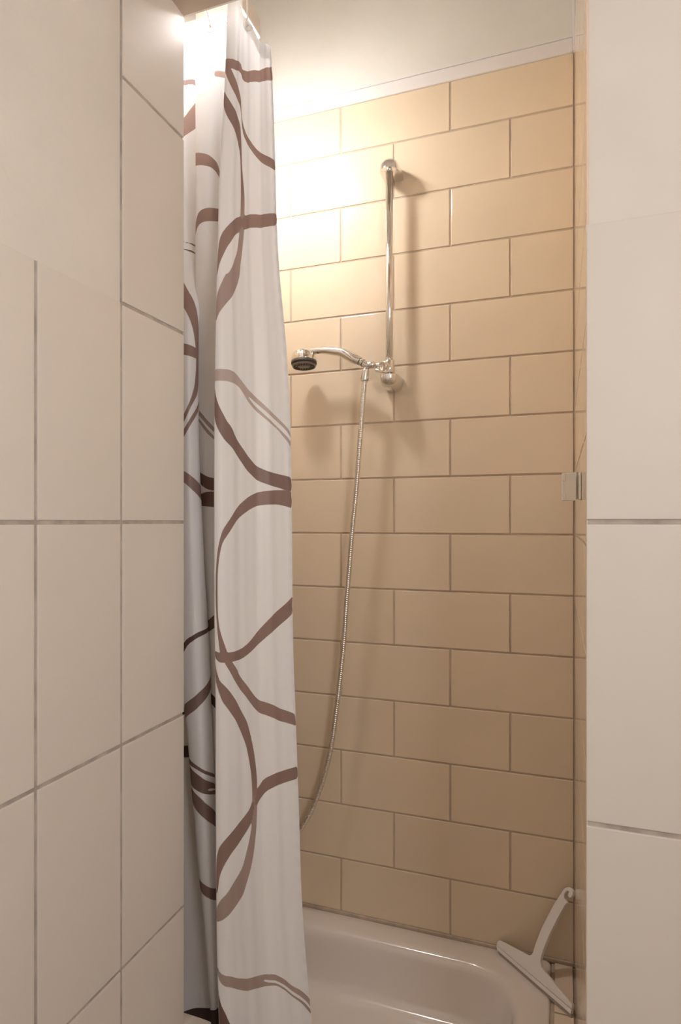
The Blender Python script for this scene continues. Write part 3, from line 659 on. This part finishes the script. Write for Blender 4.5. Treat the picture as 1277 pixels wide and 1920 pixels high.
TOP_Z = [1.000, 1.007, 1.013, 1.042, 1.066, 1.098, 1.118, 1.124, 1.10, 1.10, 1.107, 1.100, 1.104, 1.088, 1.068, 1.07, 1.08, 1.09, 1.09, 1.09, 1.09]
BOT = -1.165
cur = empty('shower_curtain', (-0.68, 1.20, BOT), 'white translucent shower curtain printed with looping brown ribbons', 'curtain')

def sdf(poly, px, py):
    """signed distance to an outline, positive inside"""
    d = np.full(px.shape, 1e9)
    inside = np.zeros(px.shape, bool)
    n = len(poly)
    for k in range(n):
        ax, ay = poly[k]
        bx, by = poly[(k + 1) % n]
        ex, ey = bx - ax, by - ay
        L = ex * ex + ey * ey + 1e-15
        t = np.clip(((px - ax) * ex + (py - ay) * ey) / L, 0, 1)
        d = np.minimum(d, (px - ax - t * ex) ** 2 + (py - ay - t * ey) ** 2)
        if abs(ey) > 1e-12:
            cr = ((ay > py) != (by > py)) & (px < ex * (py - ay) / ey + ax)
            inside ^= cr
    d = np.sqrt(d)
    return np.where(inside, d, -d)

def smooth_outline(pts):
    p = np.array(pts)
    q = np.empty((2 * len(p), 2))
    nx = np.roll(p, -1, axis=0)
    q[0::2] = p * 0.8 + nx * 0.2
    q[1::2] = p * 0.2 + nx * 0.8
    return q

def cloth_grid(us, nv, z_of):
    """vertices of the sheet over fold coordinates us and nv rows; z_of(u, v) gives heights"""
    U, V = np.meshgrid(us, np.linspace(0, 1, nv), indexing='ij')
    Z = z_of(U, V)
    X, Y = fold(U, Z)
    return U, Z, X, Y

def grid_faces(nu, nv):
    idx = np.arange(nu * nv).reshape(nu, nv)
    return np.stack([idx[:-1, :-1], idx[1:, :-1], idx[1:, 1:], idx[:-1, 1:]], -1).reshape(-1, 4)

def sheet_object(name, X, Y, Z, mat, parent, attrs=None):
    nu, nv = X.shape
    base = Vector(parent.location)
    co = np.stack([X - base.x, Y - base.y, Z + EYE - base.z], -1).reshape(-1, 3)
    me = bpy.data.meshes.new(name)
    me.from_pydata(co.tolist(), [], grid_faces(nu, nv).tolist())
    me.polygons.foreach_set('use_smooth', np.ones(len(me.polygons), bool))
    for k, a in (attrs or {}).items():
        at = me.attributes.new(k, 'FLOAT', 'POINT')
        at.data.foreach_set('value', a.reshape(-1).astype(np.float32))
    me.update()
    return link_mesh(name, me, mat, parent)

us = np.concatenate([np.linspace(0, 4, 80), np.linspace(4, 14, 200)[1:]])
zof = lambda U, V: BOT + V * (np.interp(U, TOP_U, TOP_Z) - BOT)
U, Z, X, Y = cloth_grid(us, 760, zof)
# the hem edge puckers slightly
soft = np.clip(U / 0.3, 0, 1) * np.clip((3.9 - U) / 0.4, 0, 1)
Y = Y + soft * (0.0012 * np.sin(6.283 * (U * 0.95 + 0.10 * Z) + 0.8) + 0.0004 * np.sin(6.283 * (U * 2.1 - 0.2 * Z)))
Y = Y + 0.0012 * np.sin(Z * 190) * np.clip(1 - U / 0.35, 0, 1)
SCALE = {'F': 0.045, 'B': 0.036, 'A': 0.03, 'C': 0.035}
RANGE = {'F': (-0.01, 4.35), 'B': (6.2, 9.55), 'A': (9.6, 12.2), 'C': (12.2, 14.1)}
dist = np.full(U.shape, -0.05)
cut = np.full(U.shape, 0.05)
shade = np.ones(U.shape)
for panel, sh, hole, pts in PRINT:
    pts = smooth_outline(pts)
    zmin, zmax = pts[:, 1].min() - 0.02, pts[:, 1].max() + 0.02
    sel = (U >= RANGE[panel][0]) & (U <= RANGE[panel][1]) & (Z > zmin) & (Z < zmax)
    sc = SCALE[panel]
    d = sdf([(p[0] * sc, p[1]) for p in pts], U[sel] * sc, Z[sel])
    if hole:
        cut[sel] = np.minimum(cut[sel], -d)
    else:
        cur_d = dist[sel]
        cur_s = shade[sel]
        won = d > cur_d
        cur_s[won] = (sh[1] + (sh[0] - sh[1]) * np.clip((Z[sel] - sh[2]) / 0.05 + 0.5, 0, 1))[won]
        shade[sel] = cur_s
        dist[sel] = np.maximum(cur_d, d)
dist = np.minimum(dist, cut)
sheet_object('cloth', X, Y, Z, M['print_cloth'], cur, {'print_distance': dist, 'print_shade': shade})
# folded side hem and folded top hem, a second layer behind the cloth
Uh, Zh, Xh, Yh = cloth_grid(np.linspace(0.0, 0.27, 6), 200, zof)
sheet_object('side_hem', Xh, Yh + 0.0016, Zh, M['plain_cloth'], cur)
ztop = lambda U, V: np.interp(U, TOP_U, TOP_Z) - 0.03 * (1 - V) - 0.0004
Uh, Zh, Xh, Yh = cloth_grid(np.linspace(0.0, 3.9, 70), 6, ztop)
sheet_object('top_hem', Xh, Yh + 0.0016, Zh, M['plain_cloth'], cur)
# eyelets in the top hem and plastic hooks over the rail
RAIL_Y, RAIL_Z = 1.165, 1.165
for u in (1.95, 3.4, 8.0):
    zt = float(np.interp(u, TOP_U, TOP_Z)) - 0.016
    x, y = (float(v[0]) for v in fold(np.array([u]), np.array([zt])))
    x2, y2 = (float(v[0]) for v in fold(np.array([u + 0.05]), np.array([zt])))
    bm = bmesh.new()
    R0, r0 = 0.0058, 0.0016
    rings = []
    for i in range(20):
        a = 2 * math.pi * i / 20
        rings.append([bm.verts.new(((R0 + r0 * math.cos(b)) * math.cos(a), r0 * math.sin(b), (R0 + r0 * math.cos(b)) * math.sin(a))) for b in (2 * math.pi * k / 8 for k in range(8))])
    for i in range(20):
        for k in range(8):
            bm.faces.new((rings[i][k], rings[(i + 1) % 20][k], rings[(i + 1) % 20][(k + 1) % 8], rings[i][(k + 1) % 8]))
    e = link_mesh('eyelet', bm_mesh('eyelet', bm, True), M['white_plastic'], cur)
    e.location = rel(cur, (x, y, zt))
    e.rotation_euler = (0, 0, math.atan2(y2 - y, x2 - x))
    path = [(x, y - 0.004, zt + 0.004), (x, y - 0.006, zt + 0.014), (x, (y + RAIL_Y) / 2 - 0.006, (zt + RAIL_Z) / 2), (x, RAIL_Y - 0.0145, RAIL_Z - 0.004),
            (x, RAIL_Y - 0.011, RAIL_Z + 0.010), (x, RAIL_Y, RAIL_Z + 0.0145), (x, RAIL_Y + 0.011, RAIL_Z + 0.010), (x, RAIL_Y + 0.014, RAIL_Z - 0.004), (x, RAIL_Y + 0.010, RAIL_Z - 0.014)]
    path = [rel(cur, p) for p in catmull(path, 5)]
    link_mesh('hook', sweep_mesh('hook', path, (0.0022), seg=8), M['white_plastic'], cur)

rail = empty('curtain_rail', (-0.43, RAIL_Y, RAIL_Z), 'white tube rail carrying the shower curtain across the niche', 'curtain rail')
tube = sweep_mesh('tube', [(NL + 0.0038 + 0.43, 0, 0), (-0.1, 0, 0), (XR + 0.003 + 0.43, 0, 0)], 0.0115, seg=20)
link_mesh('tube', tube, M['white_plastic'], rail)
for x, sgn in ((NL + 0.0002, 1), (XR + 0.003, -1)):
    fl = lathe_mesh('wall_flange', [(0.024, 0), (0.024, 0.004), (0.016, 0.012), (0.0125, 0.02), (0.0125, 0.0)], 24)
    o = link_mesh('wall_flange', fl, M['white_plastic'], rail, (x + 0.43, 0, 0), (0, sgn * math.pi / 2, 0))

# ------------------------------------------------------------------ lamps
LAMP = (-0.722, 1.265, 1.112)          # centre of the lamp's underside
lamp = empty('wall_lamp', (NL, LAMP[1], LAMP[2]), 'lit white box lamp high on the niche end wall behind the curtain', 'lamp')
box('back_plate', (NL + 0.0040, LAMP[1] - 0.045, LAMP[2] - 0.01), (NL + 0.018, LAMP[1] + 0.045, LAMP[2] + 0.09), M['white_plastic'], lamp, 0.004)
box('arm', (NL + 0.016, LAMP[1] - 0.018, LAMP[2] + 0.030), (LAMP[0] - 0.058, LAMP[1] + 0.018, LAMP[2] + 0.058), M['white_plastic'], lamp, 0.004)
box('housing', (LAMP[0] - 0.060, LAMP[1] - 0.047, LAMP[2] + 0.020), (LAMP[0] + 0.060, LAMP[1] + 0.047, LAMP[2] + 0.070), M['white_plastic'], lamp, 0.006, 3)
box('shade', (LAMP[0] - 0.056, LAMP[1] - 0.043, LAMP[2]), (LAMP[0] + 0.056, LAMP[1] + 0.043, LAMP[2] + 0.0205), M['niche_glow'], lamp, 0.004, 1)

# fill lamp added out of view to light the room, right behind the viewer
rl = empty('fill_lamp', (0.75, -0.30, 0.45), 'long opal fill lamp added on the unseen side wall', 'lamp')
box('base', (0.735, -0.62, 0.30), (0.7497, 0.02, 0.60), M['white_plastic'], rl, 0.004)
box('shade', (0.695, -0.60, 0.315), (0.7345, 0.0, 0.585), M['fill_glow'], rl, 0.012, 2, True)

# ------------------------------------------------------------------ shower rail
RX, RY = -0.4199, 1.568
sr = empty('shower_rail', (RX, D, 0.65), 'chrome riser rail with domed brackets on the beige tiles', 'shower rail')
def bracket_mesh(up):
    """D-shaped foot against the wall, flat on one side and domed on the other"""
    bm = bmesh.new()
    dw = D - RY            # distance of the rail from the wall
    r = 0.0245
    out = []
    for k in range(25):
        a = math.pi + math.pi * k / 24
        out.append((r * math.cos(a), r * math.sin(a)))
    out = [(-0.0255, dw - 0.0003)] + [(-0.025, dw * 0.5)] + out + [(0.025, dw * 0.5), (0.0255, dw - 0.0003)]
    rings = []
    for h, s1 in ((0.0, 0.96), (0.001, 1.0), (0.012, 1.0), (0.020, 0.95), (0.0265, 0.84), (0.0315, 0.66), (0.0345, 0.42), (0.0355, 0.15)):
        ring = []
        for x, y in out:
            yy = dw - (dw - y) * (0.25 + 0.75 * s1) if y < dw - 0.001 else y
            ring.append(bm.verts.new((x * s1, yy, h * up)))
        rings.append(ring)
    for a, b in zip(rings, rings[1:]):
        for k in range(len(a)):
            bm.faces.new((a[k], a[(k + 1) % len(a)], b[(k + 1) % len(a)], b[k]))
    bm.faces.new(rings[0])
    bm.faces.new(rings[-1])
    me = bm_mesh('bracket', bm, True)
    return me
ZB1, ZB2 = 0.911, 0.381
for z, up in ((ZB1, 1), (ZB2, -1)):
    o = link_mesh('bracket', bracket_mesh(up), M['chrome'], sr)
    o.location = rel(sr, (RX, RY, z))
    mod = o.modifiers.new('edge', 'EDGE_SPLIT')
    mod.split_angle = math.radians(50)
    ring = link_mesh('socket_ring', lathe_mesh('socket_ring', [(0.0097, 0.0), (0.0110, 0.0), (0.0110, 0.0012), (0.0097, 0.0012)], 24), M['satin_chrome'], o)
    ring.location = (0, 0, -0.0014 if up > 0 else 0.0002)
tb = sweep_mesh('tube', [(0, 0, ZB2 - 0.01), (0, 0, 0.6), (0, 0, ZB1 + 0.006)], 0.0096, seg=24, cap=True)
o = link_mesh('tube', tb, M['chrome'], sr)
o.location = rel(sr, (RX, RY, 0))
# sliding holder with clamping knob and lever
sl = link_mesh('slider', lathe_mesh('slider', [(0.0099, -0.0165), (0.0135, -0.0165), (0.0145, -0.015), (0.0145, 0.015), (0.0135, 0.0165), (0.0099, 0.0165)], 28), M['chrome'], sr)
sl.location = rel(sr, (RX, RY, 0.402))
kd = Vector((-0.45, -0.89, -0.05)).normalized()
rotk = kd.to_track_quat('Z', 'Y').to_euler()
kn = link_mesh('knob', lathe_mesh('knob', [(0.0115, 0.0), (0.0125, 0.004), (0.0135, 0.008), (0.0135, 0.017), (0.0125, 0.0185), (0.010, 0.0190), (0.0095, 0.0182), (0, 0.0182)], 28), M['chrome'], sl)
kn.location = kd * 0.008
kn.rotation_euler = rotk
lv = link_mesh('lever', box_mesh('lever', (-0.030, -0.010, -0.0035), (0.004, 0.006, 0.0025), 0.002, 2, True), M['chrome'], sl)
lv.location = (-0.004, -0.012, -0.0155)
lv.rotation_euler = (0, math.radians(14), 0)
ar = link_mesh('holder_arm', sweep_mesh('holder_arm', [(-0.010, -0.012, 0.002), (-0.022, -0.014, 0.003), (-0.034, -0.015, 0.003)], [(0.0085, 0.0085), (0.0075, 0.0075), (0.0080, 0.0080)], seg=18), M['chrome'], sl)

# ------------------------------------------------------------------ hand shower
HY = 1.553
hs = empty('hand_shower', (-0.485, HY, 0.41), 'chrome hand shower with dark spray face hung on the riser rail', 'hand shower')
def hp(p, y=HY):
    return rel(hs, (p[0], y, p[1]))
ctl = [(-0.640, 0.4560), (-0.6237, 0.4592), (-0.600, 0.4590), (-0.5814, 0.4560), (-0.5527, 0.4500), (-0.5324, 0.4405), (-0.5167, 0.4315), (-0.5060, 0.4255), (-0.4961, 0.4202)]
rad = [0.0095, 0.0095, 0.0098, 0.0105, 0.0120, 0.0138, 0.0143, 0.0135, 0.0110]
path = catmull([(a, HY, b) for a, b in ctl], 6)
rr = catmull([(r, 0, 0) for r in rad], 6)
link_mesh('handle', sweep_mesh('handle', [rel(hs, p) for p in path], [float(r[0]) for r in rr], seg=28), M['chrome'], hs)
cd = (Vector((-0.4844, 0, 0.4129)) - Vector((-0.4961, 0, 0.4202))).normalized()
rc = cd.to_track_quat('Z', 'Y').to_euler()
seal = link_mesh('seal_ring', lathe_mesh('seal_ring', [(0.009, 0), (0.0108, 0), (0.0108, 0.0018), (0.009, 0.0018)], 28), M['dark_rubber'], hs)
seal.location = hp((-0.4957, 0.4200)); seal.rotation_euler = rc
co = link_mesh('collar', lathe_mesh('collar', [(0.0103, 0.0018), (0.0106, 0.003), (0.0106, 0.0095), (0.0100, 0.0105), (0, 0.0105)], 28), M['chrome'], hs)
co.location = hp((-0.4957, 0.4200)); co.rotation_euler = rc
s2 = link_mesh('seal_ring', lathe_mesh('seal_ring', [(0.008, 0.0105), (0.0104, 0.0105), (0.0104, 0.0120), (0.008, 0.0120)], 28), M['dark_rubber'], hs)
s2.location = hp((-0.4957, 0.4200)); s2.rotation_euler = rc
# swivel that sits in the holder, with its cross screw
sw = catmull([(-0.4868, HY, 0.4142), (-0.4800, HY, 0.4098), (-0.4720, HY, 0.4080), (-0.4620, HY, 0.4078), (-0.4560, HY, 0.4078)], 5)
n = len(sw)
swr = list(np.interp(np.linspace(0, 1, n), [0, 0.25, 0.5, 0.8, 0.95, 1.0], [0.0100, 0.0102, 0.0098, 0.0108, 0.0085, 0.004]))
swo = link_mesh('swivel', sweep_mesh('swivel', [rel(hs, p) for p in sw], [float(r) for r in swr], seg=24), M['chrome'], hs)
sc = link_mesh('screw', lathe_mesh('screw', [(0.0062, 0), (0.0062, 0.0035), (0.0052, 0.0045), (0, 0.0047)], 20), M['chrome'], swo)
sd = Vector((0.3, -0.95, -0.05)).normalized()
sc.location = hp((-0.4632, 0.4080)) + sd * 0.0085
sc.rotation_euler = sd.to_track_quat('Z', 'Y').to_euler()
# head: dome, dark ring, spray face with nozzles
head = hp((-0.6548, 0.4330))
tilt = (math.radians(-4), math.radians(-3), 0)
dm = link_mesh('dome', lathe_mesh('dome', [(0, 0.0365), (0.009, 0.0358), (0.0180, 0.0330), (0.0255, 0.0275), (0.0305, 0.0205), (0.0335, 0.0115), (0.0346, 0.0020), (0.0346, 0.0), (0.030, 0.0)], 40), M['chrome'], hs)
dm.location = head; dm.rotation_euler = tilt
rg = link_mesh('rubber_ring', lathe_mesh('rubber_ring', [(0.030, 0.0), (0.0349, 0.0), (0.0350, -0.0055), (0.0340, -0.0085), (0.0325, -0.0090), (0.030, -0.0090)], 40), M['dark_rubber'], hs)
rg.location = head; rg.rotation_euler = tilt
fc = link_mesh('spray_face', lathe_mesh('spray_face', [(0.0322, -0.0090), (0.0326, -0.0110), (0.0312, -0.0150), (0.0295, -0.0155), (0.0285, -0.0135), (0.0150, -0.0130), (0.0130, -0.0150), (0.0, -0.0155)], 40), M['grey_ring'], hs)
fc.location = head; fc.rotation_euler = tilt
noz = lathe_mesh('nozzle', [(0.0017, 0.0), (0.0013, -0.0035), (0.0, -0.0037)], 8)
noz.materials.append(M['dark_rubber'])
for ringr, cnt in ((0.0255, 22), (0.0195, 16)):
    for k in range(cnt):
        a = 2 * math.pi * k / cnt
        o = bpy.data.objects.new('nozzle', noz)
        COL.objects.link(o)
        o.parent = fc
        o.location = (ringr * math.cos(a), ringr * math.sin(a), -0.0127)

# ------------------------------------------------------------------ hose
ho = empty('shower_hose', (-0.4829, HY, 0.368), 'ribbed metal shower hose hanging from the hand shower', 'hose')
nd = (Vector((-0.4836, HY, 0.3652)) - Vector((-0.4793, HY, 0.3985))).normalized()
nut = link_mesh('nut', lathe_mesh('nut', [(0, 0.0), (0.0085, 0.0), (0.0098, 0.003), (0.0100, 0.006), (0.0108, 0.024), (0.0108, 0.0300), (0.0098, 0.0325), (0.0075, 0.0330), (0, 0.0330)], 28), M['satin_chrome'], ho)
nut.location = rel(ho, (-0.4793, HY, 0.3985))
nut.rotation_euler = nd.to_track_quat('Z', 'Y').to_euler()
HP = [(-0.4829, 1.553, 0.368), (-0.49, 1.5546, 0.2905), (-0.5001, 1.5561, 0.1648), (-0.5087, 1.5577, 0.0666), (-0.5197, 1.5593, -0.0321), (-0.5276, 1.5609, -0.1243), (-0.5364, 1.5624, -0.217), (-0.5437, 1.564, -0.3172), (-0.5549, 1.5656, -0.4182), (-0.5661, 1.5671, -0.5055), (-0.5819, 1.5687, -0.6082), (-0.6041, 1.5703, -0.6954), (-0.6312, 1.5719, -0.7681), (-0.6539, 1.5734, -0.8147), (-0.6784, 1.575, -0.8517),
      (-0.715, 1.577, -0.880), (-0.755, 1.580, -0.872), (-0.785, 1.582, -0.825), (-0.797, 1.584, -0.74), (-0.800, 1.586, -0.62)]
cp = np.array(catmull(HP, 40))
seg = np.linalg.norm(np.diff(cp, axis=0), axis=1)
arc = np.concatenate([[0], np.cumsum(seg)])
step = 0.0056 / 4
ts = np.arange(0, arc[-1], step)
pp = np.stack([np.interp(ts, arc, cp[:, k]) for k in range(3)], 1)
prof = [0.0060, 0.0071, 0.0074, 0.0070]
me = sweep_mesh('hose', [rel(ho, p) for p in pp], [prof[k % 4] for k in range(len(pp))], seg=14)
link_mesh('ribbed_tube', me, M['satin_chrome'], ho)
el = sweep_mesh('wall_elbow', [rel(ho, p) for p in catmull([(-0.800, 1.586, -0.635), (-0.800, 1.587, -0.60), (-0.800, 1.594, -0.588), (-0.800, 1.6183, -0.586)], 5)], 0.0115, seg=18)
link_mesh('wall_elbow', el, M['chrome'], ho)

# ------------------------------------------------------------------ squeegee leaning in the corner
SA = Vector((-0.142178, 1.59572, RIM))
SD = Vector((0.741591, -0.670852, 0))
SN = Vector((0.670852, 0.741591, 0))
TH = math.radians(28)
UP = SN * math.sin(TH) + Vector((0, 0, math.cos(TH)))
FR = SD.cross(UP)                        # towards the viewer or away
if FR.y > 0:
    FR = -FR
sq = empty('squeegee', (-0.058, 1.52, RIM), 'white plastic squeegee with hooked handle leaning in the tray corner', 'squeegee')
def slab(name, pts, t0, t1, mat, bevel):
    bm = bmesh.new()
    def place(a, h, t):
        return rel(sq, SA + SD * a + UP * h + FR * t)
    f0 = bm.faces.new([bm.verts.new(place(a, h, t1)) for a, h in pts])
    ex = bmesh.ops.extrude_face_region(bm, geom=[f0])
    vv = [g for g in ex['geom'] if isinstance(g, bmesh.types.BMVert)]
    bmesh.ops.translate(bm, verts=vv, vec=FR * (t0 - t1))
    if bevel:
        rim = [e for e in bm.edges if len(e.link_faces) == 2 and any(len(f.verts) > 4 or name != 'frame' for f in e.link_faces) and abs((e.verts[0].co - e.verts[1].co).normalized().dot(FR)) < 0.5]
        bmesh.ops.bevel(bm, geom=rim, offset=bevel, segments=2, affect='EDGES', profile=0.6)
    return link_mesh(name, bm_mesh(name, bm), mat, sq)
BODY = [(-0.0142, 0.0132), (-0.0146, 0.0205), (-0.0133, 0.0249), (-0.0091, 0.0283), (0.0367, 0.0367), (0.0714, 0.0429), (0.0813, 0.0452), (0.0873, 0.0505), (0.0889, 0.0575), (0.0883, 0.0799), (0.0903, 0.1126), (0.0955, 0.1438), (0.1019, 0.1775), (0.1096, 0.203), (0.1135, 0.2184), (0.1187, 0.2252), (0.124, 0.2288), (0.1313, 0.2302), (0.1379, 0.2265), (0.1403, 0.219), (0.1389, 0.2115), (0.1345, 0.2088), (0.1293, 0.2115), (0.129, 0.2166), (0.1296, 0.2205), (0.1241, 0.2203), (0.1203, 0.2157), (0.119, 0.2079), (0.123, 0.2011), (0.1298, 0.1984), (0.1324, 0.1963), (0.1294, 0.1886), (0.1217, 0.1529), (0.1153, 0.1145), (0.1126, 0.0835), (0.1125, 0.0629), (0.114, 0.0518), (0.1215, 0.0427), (0.1347, 0.039), (0.1615, 0.034), (0.1968, 0.0272), (0.2188, 0.0232), (0.2211, 0.0145)]
slab('frame', BODY, -0.0045, 0.0045, M['white_plastic'], 0.0012)
slab('clamp_bar', [(-0.0081, 0.0050), (-0.0142, 0.0128), (0.2211, 0.0138), (0.2225, 0.0053)], -0.0048, 0.0048, M['white_plastic'], 0.0012)
slab('rubber_blade', [(0.0006, -0.0005), (-0.0070, 0.0056), (0.2215, 0.0058), (0.2255, -0.0005)], -0.0012, 0.0024, M['grey_rubber'], 0)

# ------------------------------------------------------------------ small clip on the right side of the niche
cl = empty('wall_clip', (XR, 1.12, 0.036), 'small ivory plastic clip on the tiled niche side at the right', 'clip')
box('foot', (XR - 0.0042, 1.088, 0.036), (XR - 0.0003, 1.150, 0.081), M['clip_plastic'], cl, 0.0012)
box('plate', (0.0028, 1.096, 0.0345), (XR - 0.0075, 1.106, 0.0808), M['clip_plastic'], cl, 0.0016)
box('bridge', (XR - 0.0080, 1.104, 0.038), (XR - 0.0038, 1.146, 0.078), M['clip_plastic'], cl, 0.0008)
box('corner_tab', (0.0032, 1.0942, 0.0350), (0.0082, 1.098, 0.0480), M['clip_plastic'], cl, 0.0006)
box('corner_tab', (0.0032, 1.0942, 0.0672), (0.0082, 1.098, 0.0802), M['clip_plastic'], cl, 0.0006)
